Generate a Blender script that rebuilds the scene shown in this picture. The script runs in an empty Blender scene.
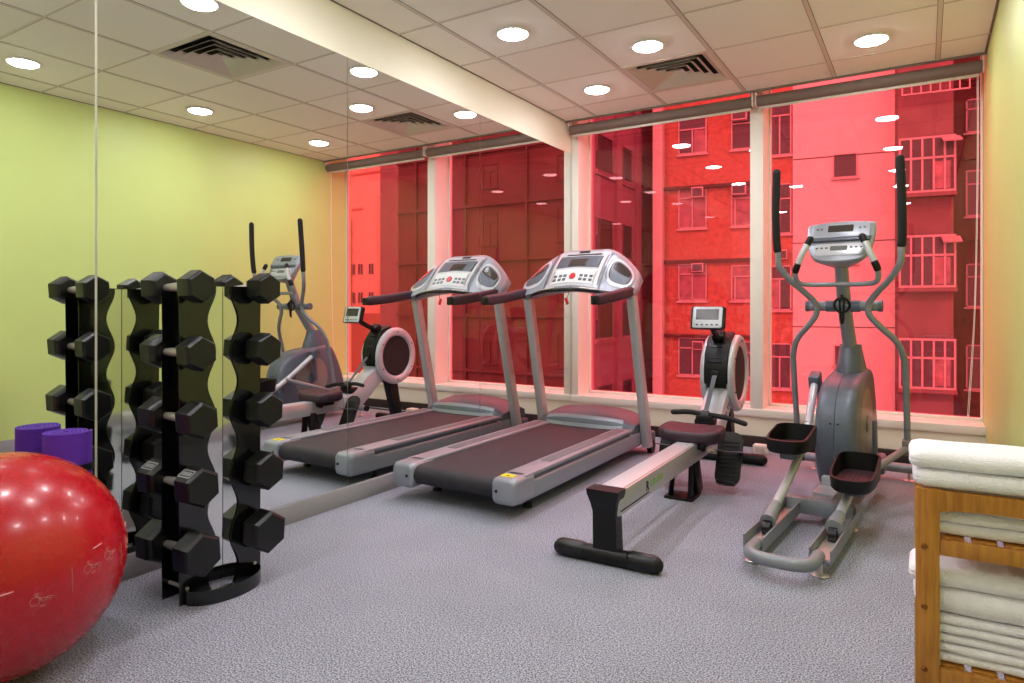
import bpy, bmesh, math, random
from mathutils import Vector, Matrix, noise
PI = math.pi
R = math.radians
SC = bpy.context.scene
COL = SC.collection
random.seed(7)

# ------------------------------------------------------------------ materials
def lin(c):
    return tuple((v/12.92 if v <= .04045 else ((v+.055)/1.055)**2.4) for v in (x/255. for x in c))

def mat(name, rgb, rough=.5, metal=0., var=0., scale=20., bump=0., bscale=200., coat=0., spec=.5, rvar=0., srgb=True, detail=4):
    m = bpy.data.materials.new(name); m.use_nodes = True
    nt = m.node_tree; b = nt.nodes['Principled BSDF']
    c = lin(rgb) if srgb else rgb
    b.inputs['Base Color'].default_value = (*c, 1)
    b.inputs['Roughness'].default_value = rough
    b.inputs['Metallic'].default_value = metal
    b.inputs['Specular IOR Level'].default_value = spec
    if coat: b.inputs['Coat Weight'].default_value = coat; b.inputs['Coat Roughness'].default_value = .05
    tc = nt.nodes.new('ShaderNodeTexCoord')
    if var or rvar:
        n = nt.nodes.new('ShaderNodeTexNoise'); n.inputs['Scale'].default_value = scale; n.inputs['Detail'].default_value = detail
        nt.links.new(tc.outputs['Object'], n.inputs['Vector'])
        if var:
            r = nt.nodes.new('ShaderNodeValToRGB')
            r.color_ramp.elements[0].position = .3; r.color_ramp.elements[1].position = .7
            r.color_ramp.elements[0].color = (*[max(0, x*(1-var)) for x in c], 1)
            r.color_ramp.elements[1].color = (*[min(1, x*(1+var)) for x in c], 1)
            nt.links.new(n.outputs['Fac'], r.inputs['Fac']); nt.links.new(r.outputs['Color'], b.inputs['Base Color'])
        if rvar:
            mr = nt.nodes.new('ShaderNodeMapRange'); mr.inputs['To Min'].default_value = max(0, rough-rvar); mr.inputs['To Max'].default_value = rough+rvar
            nt.links.new(n.outputs['Fac'], mr.inputs['Value']); nt.links.new(mr.outputs['Result'], b.inputs['Roughness'])
    if bump:
        n2 = nt.nodes.new('ShaderNodeTexNoise'); n2.inputs['Scale'].default_value = bscale; n2.inputs['Detail'].default_value = 3
        nt.links.new(tc.outputs['Object'], n2.inputs['Vector'])
        bp = nt.nodes.new('ShaderNodeBump'); bp.inputs['Strength'].default_value = bump; bp.inputs['Distance'].default_value = .004
        nt.links.new(n2.outputs['Fac'], bp.inputs['Height']); nt.links.new(bp.outputs['Normal'], b.inputs['Normal'])
    return m

def emis(name, rgb, strength):
    m = bpy.data.materials.new(name); m.use_nodes = True
    b = m.node_tree.nodes['Principled BSDF']
    b.inputs['Base Color'].default_value = (*rgb, 1); b.inputs['Emission Color'].default_value = (*rgb, 1)
    b.inputs['Emission Strength'].default_value = strength
    return m

def carpet():
    m = bpy.data.materials.new('grey_loop_carpet'); m.use_nodes = True
    nt = m.node_tree; b = nt.nodes['Principled BSDF']; tc = nt.nodes.new('ShaderNodeTexCoord')
    def nz(s, d):
        n = nt.nodes.new('ShaderNodeTexNoise'); n.inputs['Scale'].default_value = s; n.inputs['Detail'].default_value = d
        nt.links.new(tc.outputs['Object'], n.inputs['Vector']); return n
    n1, n2 = nz(190, 2), nz(3, 2)
    r = nt.nodes.new('ShaderNodeValToRGB'); r.color_ramp.elements[0].position = .36; r.color_ramp.elements[1].position = .66
    r.color_ramp.elements[0].color = (*lin((96, 98, 112)), 1); r.color_ramp.elements[1].color = (*lin((206, 208, 224)), 1)
    nt.links.new(n1.outputs['Fac'], r.inputs['Fac'])
    mx = nt.nodes.new('ShaderNodeMixRGB'); mx.blend_type = 'MULTIPLY'; mx.inputs['Fac'].default_value = .25
    nt.links.new(r.outputs['Color'], mx.inputs['Color1']); nt.links.new(n2.outputs['Fac'], mx.inputs['Color2'])
    nt.links.new(mx.outputs['Color'], b.inputs['Base Color'])
    b.inputs['Roughness'].default_value = .95; b.inputs['Specular IOR Level'].default_value = .15
    bp = nt.nodes.new('ShaderNodeBump'); bp.inputs['Strength'].default_value = .7; bp.inputs['Distance'].default_value = .006
    nt.links.new(n1.outputs['Fac'], bp.inputs['Height']); nt.links.new(bp.outputs['Normal'], b.inputs['Normal'])
    return m

def glassmat():
    m = bpy.data.materials.new('red_tinted_glass'); m.use_nodes = True
    nt = m.node_tree; nt.nodes.remove(nt.nodes['Principled BSDF'])
    out = nt.nodes['Material Output']
    t = nt.nodes.new('ShaderNodeBsdfTransparent'); t.inputs['Color'].default_value = (.985, .385, .42, 1)
    g = nt.nodes.new('ShaderNodeBsdfGlossy'); g.inputs['Roughness'].default_value = 0; g.inputs['Color'].default_value = (1, .93, .93, 1)
    f = nt.nodes.new('ShaderNodeFresnel'); f.inputs['IOR'].default_value = 1.5
    ge = nt.nodes.new('ShaderNodeNewGeometry'); mr = nt.nodes.new('ShaderNodeMapRange')
    mr.inputs['To Min'].default_value = 1.5; mr.inputs['To Max'].default_value = 1/1.5      # same reflectance on both faces of the pane
    nt.links.new(ge.outputs['Backfacing'], mr.inputs['Value']); nt.links.new(mr.outputs['Result'], f.inputs['IOR'])
    mx = nt.nodes.new('ShaderNodeMixShader')
    nt.links.new(f.outputs['Fac'], mx.inputs['Fac']); nt.links.new(t.outputs['BSDF'], mx.inputs[1]); nt.links.new(g.outputs['BSDF'], mx.inputs[2])
    nt.links.new(mx.outputs['Shader'], out.inputs['Surface'])
    return m

def wood():
    m = bpy.data.materials.new('honey_oak'); m.use_nodes = True
    nt = m.node_tree; b = nt.nodes['Principled BSDF']; tc = nt.nodes.new('ShaderNodeTexCoord')
    mp = nt.nodes.new('ShaderNodeMapping'); mp.inputs['Scale'].default_value = (60, 60, 5)
    n = nt.nodes.new('ShaderNodeTexNoise'); n.inputs['Scale'].default_value = 1.5; n.inputs['Detail'].default_value = 6
    nt.links.new(tc.outputs['Object'], mp.inputs['Vector']); nt.links.new(mp.outputs['Vector'], n.inputs['Vector'])
    r = nt.nodes.new('ShaderNodeValToRGB'); r.color_ramp.elements[0].position = .3; r.color_ramp.elements[1].position = .75
    r.color_ramp.elements[0].color = (*lin((160, 98, 30)), 1); r.color_ramp.elements[1].color = (*lin((206, 142, 58)), 1)
    nt.links.new(n.outputs['Fac'], r.inputs['Fac']); nt.links.new(r.outputs['Color'], b.inputs['Base Color'])
    b.inputs['Roughness'].default_value = .38
    return m

M = {}
M['carpet'] = carpet()
M['tile'] = mat('ceiling_tile', (243, 236, 228), .9, var=.04, scale=180, bump=.15, bscale=350)
M['tbar'] = mat('ceiling_bar', (214, 202, 190), .6)
M['gap'] = mat('ceiling_shadow_gap', (128, 116, 106), .9)
M['green'] = mat('lime_wall_paint', (198, 215, 130), .5, var=.02, scale=3, bump=.05, bscale=250)
M['cream'] = mat('cream_wall_paint', (238, 232, 212), .7, var=.015, scale=4)
M['frame'] = mat('white_window_frame', (236, 232, 222), .4)
M['skirt'] = mat('grey_skirting', (146, 145, 148), .7, var=.08, scale=120)
M['dark_skirt'] = mat('dark_brown_skirting', (48, 34, 32), .45)
M['mirror'] = mat('mirror_silver', (.90, .93, .90), 0., 1., srgb=False)
M['chrome'] = mat('polished_steel', (.78, .79, .77), .06, 1., srgb=False)
M['glass'] = glassmat()
M['blind'] = mat('taupe_blind_fabric', (118, 100, 92), .7, bump=.1, bscale=500)
M['white_plastic'] = mat('white_plastic', (236, 232, 226), .4)
M['vent'] = mat('vent_white_metal', (214, 203, 190), .5)
M['black_void'] = mat('duct_black', (16, 14, 14), .9)
M['lamp'] = emis('lamp_glow', (.97, .94, 1.0), 124.)
M['tmill'] = mat('silver_plastic', (152, 157, 168), .38, .35, var=.03, scale=60)
M['tmill_dark'] = mat('grey_plastic', (90, 95, 106), .42, .2, var=.04, scale=60)
M['alu'] = mat('brushed_aluminium', (196, 195, 196), .34, .55, var=.03, scale=90)
M['belt'] = mat('running_belt', (42, 38, 46), .62, bump=.3, bscale=600, var=.1, scale=300)
M['strip'] = mat('grip_strip', (112, 108, 116), .6, bump=.3, bscale=400)
M['black'] = mat('black_plastic', (9, 9, 10), .45, var=.1, scale=40, spec=.35)
M['black_gloss'] = mat('glossy_black_steel', (12, 12, 13), .16, 0, coat=.4)
M['rubber'] = mat('black_rubber', (14, 14, 17), .36, var=.12, scale=60, bump=.04, bscale=300, spec=.45)
M['foam'] = mat('black_foam', (11, 11, 12), .75, bump=.2, bscale=300)
M['plum'] = mat('plum_black_pad', (52, 30, 42), .5, var=.08, scale=60, bump=.1, bscale=300)
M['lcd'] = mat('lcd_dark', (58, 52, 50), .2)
M['lcd_grey'] = mat('lcd_grey', (110, 112, 112), .2)
M['keypad'] = mat('keypad_white', (216, 218, 220), .4)
M['red'] = mat('signal_red', (190, 22, 30), .4)
M['yellow'] = mat('warning_yellow', (228, 216, 30), .5)
M['lime'] = mat('lime_letters', (124, 178, 52), .5)
M['grey_tube'] = mat('grey_powder_coat', (138, 143, 150), .4, .25, var=.03, scale=60)
M['shroud'] = mat('slate_plastic', (92, 99, 113), .36, .1, var=.04, scale=50)
M['shroud_side'] = mat('warm_grey_plastic', (142, 134, 128), .35, .2, var=.03, scale=40)
M['silver_lt'] = mat('light_silver', (198, 200, 208), .35, .3, var=.02, scale=60)
M['mesh_black'] = mat('black_mesh', (26, 20, 22), .7, bump=.6, bscale=250, var=.2, scale=300)
M['strap'] = mat('grey_strap', (88, 90, 98), .7)
M['ball'] = mat('red_vinyl', (182, 12, 28), .27, var=.03, scale=40, bump=.012, bscale=160, coat=.15, rvar=.04)
M['print'] = mat('white_print', (226, 158, 156), .5)
M['purple'] = mat('purple_foam_mat', (92, 36, 176), .7, var=.1, scale=120, bump=.3, bscale=250)
M['towel'] = mat('white_terry', (250, 246, 255), .95, var=.03, scale=60, bump=.8, bscale=260, spec=.1)
M['wood'] = wood()
M['screw'] = mat('screw_bronze', (150, 96, 50), .3, .8)
M['steel'] = mat('steel', (214, 208, 200), .34, .7)
# outside
M['pale_render'] = mat('pale_render', (172, 160, 155), .9, var=.07, scale=2.2, detail=8)
M['tile_orange'] = mat('orange_mosaic', (133, 80, 64), .85, var=.26, scale=6, detail=10)
M['bay_render'] = mat('rose_render', (97, 70, 70), .9, var=.16, scale=1.5, detail=8)
M['brick_dark'] = mat('dark_red_render', (63, 35, 30), .9, var=.2, scale=.6, detail=8)
M['stone_mauve'] = mat('mauve_render', (109, 68, 82), .9, var=.12, scale=1.2, detail=8)
M['far_render'] = mat('far_render', (167, 126, 107), .9, var=.06, scale=.4, detail=6)
M['win_dark'] = mat('window_dark', (40, 26, 35), .3)
M['win_curtain'] = mat('window_curtain', (116, 79, 85), .6, var=.4, scale=3)
M['win_frame'] = mat('window_frame_pale', (146, 125, 125), .5)
M['ground'] = mat('street_asphalt', (79, 71, 70), .9)

# ------------------------------------------------------------------ mesh kit
class MB:
    def __init__(s): s.bm = bmesh.new(); s.mi = 0
    def _tag(s, faces, mi=None):
        for f in faces: f.material_index = s.mi if mi is None else mi
    def box(s, c, d, rot=None, bev=0., seg=2):
        b = bmesh.new(); bmesh.ops.create_cube(b, size=1)
        bmesh.ops.scale(b, vec=d, verts=b.verts)
        if bev: bmesh.ops.bevel(b, geom=b.edges[:], offset=min(bev, .49*min(d)), segments=seg, profile=.5, affect='EDGES')
        mtx = Matrix.Translation(c)
        if rot is not None: mtx = mtx @ rot
        return s._merge(b, mtx)
    def _merge(s, b, mtx=Matrix.Identity(4)):
        b.transform(mtx)
        vm = {v: s.bm.verts.new(v.co) for v in b.verts}
        for f in b.faces:
            try:
                nf = s.bm.faces.new([vm[v] for v in f.verts]); nf.material_index = s.mi
            except ValueError: pass
        b.free(); return s
    def loft(s, rings, caps=True, close=True):
        vr = [[s.bm.verts.new(p) for p in r] for r in rings]
        n = len(vr[0])
        for a, b in zip(vr, vr[1:]):
            for i in range(n if close else n-1):
                j = (i+1) % n
                f = s.bm.faces.new((a[i], a[j], b[j], b[i])); f.material_index = s.mi
        if caps and close:
            for r in (vr[0][::-1], vr[-1]):
                f = s.bm.faces.new(r); f.material_index = s.mi
        return s
    def tube(s, pts, r, seg=12, smooth=0, ry=None, cap='flat', closed=False, up=None):
        P = [Vector(p) for p in pts]
        if smooth: P = catmull(P, smooth, closed)
        n = len(P); rings = []; prev = None
        rr = r if callable(r) else (lambda t: r)
        for i, p in enumerate(P):
            if closed: t = P[(i+1) % n]-P[i-1]
            else: t = P[min(i+1, n-1)]-P[max(i-1, 0)]
            t.normalize()
            if prev is None:
                u = Vector(up) if up else (Vector((0, 0, 1)) if abs(t.z) < .9 else Vector((1, 0, 0)))
            else: u = prev
            u = (u-t*u.dot(t)).normalized(); prev = u; w = t.cross(u)
            k = rr(i/(n-1)); k2 = k if ry is None else ry
            rings.append([p+u*(k*math.cos(a))+w*(k2*math.sin(a)) for a in (2*PI*q/seg for q in range(seg))])
        if closed:
            rings.append(rings[0]); 
            vr = [[s.bm.verts.new(p) for p in q] for q in rings[:-1]]; vr.append(vr[0])
            for a, b in zip(vr, vr[1:]):
                for i in range(seg):
                    j = (i+1) % seg; f = s.bm.faces.new((a[i], a[j], b[j], b[i])); f.material_index = s.mi
            return s
        if cap == 'round':
            def capr(ring, c, d):
                out = []
                for q in (1, 2, 3):
                    a = q/3.*PI/2*.97
                    out.append([c+(Vector(p)-c)*math.cos(a)+d*math.sin(a) for p in ring])
                return out
            k0 = rr(0.); k1 = rr(1.)
            d0 = (P[0]-P[1]).normalized()*k0; d1 = (P[-1]-P[-2]).normalized()*k1
            rings = capr(rings[0], P[0], d0)[::-1]+rings+capr(rings[-1], P[-1], d1)
        return s.loft(rings)
    def cyl(s, p0, p1, r0, r1=None, seg=20):
        r1 = r0 if r1 is None else r1
        return s.tube([p0, p1], (lambda t: r0+(r1-r0)*t), seg)
    def prism(s, poly, axis, a, b, bev=0.):
        """poly of 2D points extruded along axis ('x','y','z') from a to b"""
        def mk(p, t): return {'x': (t, p[0], p[1]), 'y': (p[0], t, p[1]), 'z': (p[0], p[1], t)}[axis]
        bb = bmesh.new()
        v0 = [bb.verts.new(mk(p, a)) for p in poly]; v1 = [bb.verts.new(mk(p, b)) for p in poly]
        n = len(poly)
        bb.faces.new(v0); bb.faces.new(v1[::-1])
        for i in range(n): bb.faces.new((v0[i], v1[i], v1[(i+1) % n], v0[(i+1) % n]))
        bmesh.ops.recalc_face_normals(bb, faces=bb.faces)
        if bev:
            es = [e for e in bb.edges if len({round(getattr(v.co, axis), 5) for v in e.verts}) == 1]
            bmesh.ops.bevel(bb, geom=es, offset=bev, segments=2, profile=.5, affect='EDGES')
        return s._merge(bb)
    def lathe(s, prof, mtx=Matrix.Identity(4), seg=32):
        rings = []
        for r, z in prof:
            rings.append([mtx @ Vector((max(r, 1e-5)*math.cos(a), max(r, 1e-5)*math.sin(a), z)) for a in (2*PI*q/seg for q in range(seg))])
        return s.loft(rings)
    def patch(s, fn, nu, nv, th=0.):
        g = [[s.bm.verts.new(fn(i/nu, j/nv)) for j in range(nv+1)] for i in range(nu+1)]
        for i in range(nu):
            for j in range(nv):
                f = s.bm.faces.new((g[i][j], g[i+1][j], g[i+1][j+1], g[i][j+1])); f.material_index = s.mi
        return s
    def build(s, name, m, parent=None, ang=35, smooth=True):
        bm = s.bm
        bmesh.ops.remove_doubles(bm, verts=bm.verts[:], dist=1e-6)
        bmesh.ops.recalc_face_normals(bm, faces=bm.faces[:])
        for f in bm.faces: f.smooth = smooth
        ca = R(ang)
        for e in bm.edges:
            if len(e.link_faces) == 2:
                try: e.smooth = e.calc_face_angle() < ca
                except ValueError: e.smooth = True
        me = bpy.data.meshes.new(name); bm.to_mesh(me); bm.free()
        ms = m if isinstance(m, (list, tuple)) else [m]
        for q in ms: me.materials.append(M[q] if isinstance(q, str) else q)
        o = bpy.data.objects.new(name, me); COL.objects.link(o)
        if parent is not None: o.parent = parent
        return o

def catmull(P, k, closed=False):
    n = len(P); out = []
    rng = range(n if closed else n-1)
    for i in rng:
        p1, p2 = P[i], P[(i+1) % n]
        p0 = P[i-1] if (i > 0 or closed) else p1*2-p2
        p3 = P[(i+2) % n] if (i+2 < n or closed) else p2*2-p1
        for q in range(k):
            t = q/k
            out.append(.5*((2*p1)+(p2-p0)*t+(2*p0-5*p1+4*p2-p3)*t*t+(3*p1-p0-3*p2+p3)*t**3))
    if not closed: out.append(P[-1].copy())
    return out

def rrect(w, h, r, n=5, cx=0., cy=0.):
    pts = []
    for sx, sy, a0 in ((1, 1, 0), (-1, 1, 90), (-1, -1, 180), (1, -1, 270)):
        for q in range(n+1):
            a = R(a0+90*q/n); pts.append((cx+sx*(w/2-r)+r*math.cos(a), cy+sy*(h/2-r)+r*math.sin(a)))
    return pts

def tag(o, label=None, cat=None, group=None, kind=None):
    if label: o['label'] = label
    if cat: o['category'] = cat
    if group: o['group'] = group
    if kind: o['kind'] = kind
    return o
def thing(name, label, cat, loc=(0, 0, 0), rz=0., group=None):
    o = bpy.data.objects.new(name, None); COL.objects.link(o)
    o.location = loc; o.rotation_euler = (0, 0, rz); o.empty_display_size = .1
    return tag(o, label, cat, group)
def struct(o): o['kind'] = 'structure'; return o
def dup(root, loc, rz=None, label=None):
    r = root.copy(); COL.objects.link(r); r.location = loc
    if rz is not None: r.rotation_euler = (0, 0, rz)
    if label: r['label'] = label
    for ch in list(root.children):
        c = ch.copy(); COL.objects.link(c); c.parent = r
        for g in ch.children:
            d = g.copy(); COL.objects.link(d); d.parent = c
    return r
RX = lambda a: Matrix.Rotation(a, 4, 'X')
RY = lambda a: Matrix.Rotation(a, 4, 'Y')
RZ = lambda a: Matrix.Rotation(a, 4, 'Z')
T = lambda *a: Matrix.Translation(a)

# ------------------------------------------------------------------ room
XM, XR, YW, YB, ZC = -2.62, .33, 5.2, -2.2, 2.64
GY = 5.44                                                   # the glass line
b = MB(); b.box(((XM+XR)/2-.04, (YB+5.5)/2, -.05), (XR-XM+.3, 5.5-YB+.1, .1)); struct(b.build('floor', 'carpet'))
# ceiling : tiles with exposed bars
b = MB(); YC = 5.08
hx0, hx1 = -1.43-.274, -1.43+.274
for x0, x1 in ((XM-.1, hx0), (hx1, XR+.1)): b.box(((x0+x1)/2, (YB+YC)/2, ZC+.04), (x1-x0, YC-YB, .08))
for y0, y1 in ((YB, 2.63-.274), (2.63+.274, 4.43-.274), (4.43+.274, YC)): b.box((-1.43, (y0+y1)/2, ZC+.04), (hx1-hx0, y1-y0, .08))
b.mi = 1
gx = [-2.33+.6*k for k in range(5)]; gy = [4.75-.6*k for k in range(12)]
for x in gx: b.box((x, (YB+YC)/2, ZC), (.022, YC-YB, .006))
for y in gy:
    for x0, x1 in ((XM, hx0), (hx1, XR)): b.box(((x0+x1)/2, y, ZC), (x1-x0, .012, .005))
    if min(abs(y-2.63), abs(y-4.43)) > .28: b.box((-1.43, y, ZC), (hx1-hx0, .012, .005))
b.mi = 2
for x in gx:
    for s_ in (-1, 1): b.box((x+s_*.0125, (YB+YC)/2, ZC), (.003, YC-YB, .0042))
for y in gy:
    for x0, x1 in ((XM, hx0), (hx1, XR)): b.box(((x0+x1)/2, y+.0075, ZC), (x1-x0, .004, .0042))
b.box((XM+.008, (YB+YC)/2, ZC), (.012, YC-YB, .004)); b.box((XR-.008, (YB+YC)/2, ZC), (.012, YC-YB, .004))
struct(b.build('ceiling', ['tile', 'tbar', 'gap']))
b = MB(); b.box(((XM+XR)/2, 5.28, 2.90), (XR-XM+.2, .46, .08)); b.box(((XM+XR)/2, 5.075, 2.79), (XR-XM+.2, .03, .23)); struct(b.build('trim_leak_cover', 'tbar'))  # ceiling end trim, plus unseen slab added to stop sky light leaking in
b = MB(); b.box(((XM+XR)/2, 5.086, ZC-.004), (XR-XM, .012, .022)); struct(b.build('trim_4', 'gap'))
# walls
b = MB(); b.box((XR+.06, (YB+5.5)/2, 1.4), (.12, 5.5-YB, 2.95)); struct(b.build('wall_right', 'green'))
b = MB(); b.box((XM-.07, (YB+5.5)/2, 1.4), (.12, 5.5-YB, 2.95)); b.box((XM-.005, (YB+YW)/2, (2.383+2.9)/2), (.012, YW-YB, 2.9-2.383))
b.box((XM-.0065, (YB+.03)/2, 1.2), (.011, .03-YB, 2.4)); struct(b.build('wall_left', 'cream'))
b = MB(); b.box(((XM+XR)/2, YB-.06, 1.4), (XR-XM+.3, .12, 2.95)); struct(b.build('wall_back', 'cream'))
b = MB(); b.box(((XM+XR)/2, YW+.14, .115), (XR-XM+.2, .26, .23)); struct(b.build('wall_window', 'cream'))
b = MB(); b.box((XM+.004, (YB+YW)/2, .046), (.016, YW-YB, .092), bev=.002); struct(b.build('baseboard_left', 'skirt'))
b = MB(); b.box(((XM+XR)/2, YW-.001, .042), (XR-XM, .022, .084), bev=.002); struct(b.build('baseboard_window', 'dark_skirt'))
b = MB(); b.box((XR-.006, (YB+YW)/2, .05), (.014, YW-YB, .1), bev=.002); struct(b.build('baseboard_right', 'skirt'))
# window frames: sill bar, corner column, mullion, panes
b = MB(); b.box(((XM+XR)/2, 5.33, .258), (XR-XM, .28, .056), bev=.004); struct(b.build('window_sill', 'frame'))
b = MB(); b.box((-2.585, 5.32, 1.58), (.068, .24, 2.6), bev=.004); struct(b.build('trim_2', 'frame'))
b = MB(); b.box((-1.071, 5.32, 1.58), (.094, .24, 2.6), bev=.004); struct(b.build('trim_3', 'frame'))
for i, (x0, x1) in enumerate(((-2.553, -1.118), (-1.024, XR))):
    w = MB()
    w.box(((x0+x1)/2, GY, .296), (x1-x0, .05, .024), bev=.003); w.box(((x0+x1)/2, GY, 2.86), (x1-x0, .05, .05))
    for x in (x0+.008, x1-.008): w.box((x, GY, 1.58), (.012, .05, 2.56))
    f = struct(w.build('window_%d' % (i+1), 'frame'))
    p = MB(); p.box(((x0+x1)/2, GY, 1.575), (x1-x0-.02, .008, 2.56)); p.build('pane', 'glass', f)

# wall mirrors: four panels
ys = [.03, 1.29, 2.56, 3.805, 5.2]
ml = ['wall mirror panel behind the red ball and purple mats, left of the wide bright seam',
      'wall mirror panel behind the dumbbell rack, between the bright seam and the treadmill rear',
      'wall mirror panel alongside the treadmill deck, reflecting the rowing machine',
      'wall mirror panel nearest the window, behind the treadmill console']
for i in range(4):
    g0 = .0045 if i == 1 else .002; g1 = .0045 if i == 0 else .002
    w = MB(); w.box((XM-.003, (ys[i]+g0+ys[i+1]-g1)/2, (.094+2.382)/2), (.006, ys[i+1]-g1-ys[i]-g0, 2.382-.094))
    tag(w.build('wall_mirror', 'mirror'), ml[i], 'mirror', 'wall mirror panels')

# ceiling lights
def ceiling_light(loc, label):
    t = thing('ceiling_light', label, 'ceiling light', loc, group='round ceiling downlights')
    w = MB(); w.lathe([(.086, 0), (.103, 0), (.104, -.004), (.098, -.009), (.088, -.010), (.084, -.004), (.086, 0)], seg=40); w.build('trim_ring', 'white_plastic', t)
    w = MB(); w.lathe([(.086, -.001), (.0855, -.009), (.078, -.014), (.05, -.018), (.02, -.019), (.0, -.019)], seg=32); w.build('diffuser', 'lamp', t)
    return t
l0 = ceiling_light((-2.03, 3.285, ZC-.0022), 'round downlight over the treadmill rear, second from the window along the mirror wall')
for x, y, lb in ((-2.03, 4.45, 'round downlight nearest the window corner, above the treadmill console'),
                 (-2.03, 2.09, 'round downlight above the dumbbell rack, mirrored at the top edge of the picture'),
                 (-2.03, .9, 'round downlight above the red exercise ball'),
                 (-1.43, 3.87, 'round downlight in mid ceiling just before the square air vent by the window'),
                 (-1.43, 1.5, 'round downlight in mid ceiling beyond the far vent, away from the window'),
                 (-.27, 4.48, 'round downlight by the green wall nearest the window'),
                 (-.27, 3.24, 'round downlight by the green wall above the elliptical rear rails'),
                 (-.27, 2.0, 'round downlight by the green wall above the towel shelf'),
                 (-.27, .8, 'round downlight by the green wall behind the towel shelf'),
                 (-2.03, -.9, 'round downlight added at the unseen back of the room along the left wall'),  # unseen pair of lamps added behind the camera for more bounce light
                 (-.27, -.9, 'round downlight added at the unseen back of the room along the green wall')):
    dup(l0, (x, y, ZC-.0022), label=lb)

# air vents: square four way diffusers
def vent(loc, label):
    t = thing('air_vent', label, 'air vent', loc, group='square ceiling diffusers')
    w = MB(); w.box((0, 0, .03), (.55, .55, .004)); w.build('duct', 'black_void', t)
    def sq(a0, z0, a1, z1, th):
        pr = [(a0, z0), (a1, z1), (a1, z1+th), (a0, z0+th)]
        rings = []
        for sx, sy in ((1, 1), (-1, 1), (-1, -1), (1, -1)): rings.append([Vector((sx*a, sy*a, z)) for a, z in pr])
        rings.append(rings[0]); return rings
    w = MB(); w.loft(sq(.296, -.004, .262, -.004, .004), caps=False); w.build('frame', 'vent', t, ang=20)
    for k in range(5):
        a = .258-.05*k
        w = MB(); w.loft(sq(a, -.004, a-.036, .022, .002), caps=False); w.build('louvre', 'vent', t, ang=20)
    return t
v0 = vent((-1.43, 4.43, ZC-.001), 'square ceiling air vent close to the window blinds')
dup(v0, (-1.43, 2.63, ZC-.001), label='square ceiling air vent mid room, seen large in the mirror')

# roller blinds
for x0, x1, lb in ((-2.6, -1.075, 'rolled up taupe roller blind above the window pane beside the treadmill'),
                   (-1.062, .318, 'rolled up taupe roller blind above the window pane behind the elliptical')):
    t = thing('roller_blind', lb, 'blind', ((x0+x1)/2, 5.125, 2.566), group='roller blinds over the windows')
    L = x1-x0; w = MB(); w.cyl((-L/2+.012, 0, 0), (L/2-.012, 0, 0), .040, seg=24); w.build('fabric_roll', 'blind', t)
    w = MB(); w.box((0, .012, -.047), (L-.05, .010, .022), bev=.003); w.build('bottom_bar', 'vent', t)
    for s_ in (-1, 1):
        w = MB(); w.box((s_*(L/2-.006), -.0, .016), (.010, .06, .10), bev=.003); w.build('bracket', 'white_plastic', t)
    if x1 > 0:
        w = MB(); w.tube([(L/2-.03, .03, -.01), (L/2-.03, .03, -.6), (L/2-.045, .03, -1.5), (L/2-.078, .03, -2.18), (L/2-.084, .03, -2.2), (L/2-.085, .03, -2.18), (L/2-.05, .03, -1.5), (L/2-.036, .03, -.6), (L/2-.036, .03, -.01)], .0017, 6, 6); w.build('pull_cord', 'white_plastic', t)

# floor socket box and loose cable by the window wall
t = thing('socket_box', 'small white socket box on the floor at the window wall beside the rower', 'socket box', (-1.0, 5.0, 0))
w = MB(); w.box((0, 0, .032), (.1, .08, .064), bev=.008); w.build('housing', 'white_plastic', t)
w = MB(); w.box((0, -.041, .034), (.06, .004, .036), bev=.001); w.build('socket_face', 'vent', t)
w = MB(); w.tube([(-.93, 5.10, .006), (-.7, 5.07, .006), (-.4, 5.09, .006), (-.1, 5.06, .006), (.2, 5.1, .006)], .006, 8, 8)
tag(w.build('power_cable', 'black'), 'black power cable lying along the foot of the window wall', 'cable')
w = MB(); w.tube([(.12+.06*math.cos(a), 5.196, .18+.03*math.sin(a)) for a in (PI+PI*q/8 for q in range(9))], .003, 6, 2)
tag(w.build('cord_loop', 'white_plastic'), 'thin white cord loop hanging on the wall under the window corner', 'cord')

# ------------------------------------------------------------------ dumbbell rack (posts at both ends, cradles facing along the mirror)
RXC, RYC = -2.272, 1.535
TZ = [1.117, .884, .652, .420, .188]; SP = .2325
rack = thing('dumbbell_rack', 'black upright dumbbell rack with wavy side plates standing in front of the mirror', 'dumbbell rack', (RXC, RYC, 0))
TOPZ = 1.128
def post(sy):
    w = MB()
    inner = []
    for k in range(61):
        z = TOPZ*k/60; inner.append((.006+sy*(-(.0475+.0175*-math.cos(2*PI*(z-TZ[0])/SP))), z))
    # inner edge nearest the gap; front edge with hooked notches
    front = []
    yf = -.166
    for z in TZ:
        front += [(sy*yf, min(z+.045, TOPZ)), (sy*(yf+.034), min(z+.03, TOPZ-.004)), (sy*(yf+.034), z-.017), (sy*(yf+.012), z-.021), (sy*(yf+.004), z-.004), (sy*(yf-.003), z-.006)]
    poly = inner+[(sy*(yf+.05), TOPZ)]+front+[(sy*yf, 0)]
    poly = [p for i, p in enumerate(poly) if i == 0 or (abs(p[0]-poly[i-1][0])+abs(p[1]-poly[i-1][1])) > 1e-4]
    for x in (-.054, .051): w.prism(poly, 'x', x, x+.003)
    w.box((0, sy*-.11, TOPZ/2), (.104, .003, TOPZ-.01))
    o = w.build('post', 'black_gloss', rack, ang=25)
    return o
post(1); post(-1)
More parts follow.
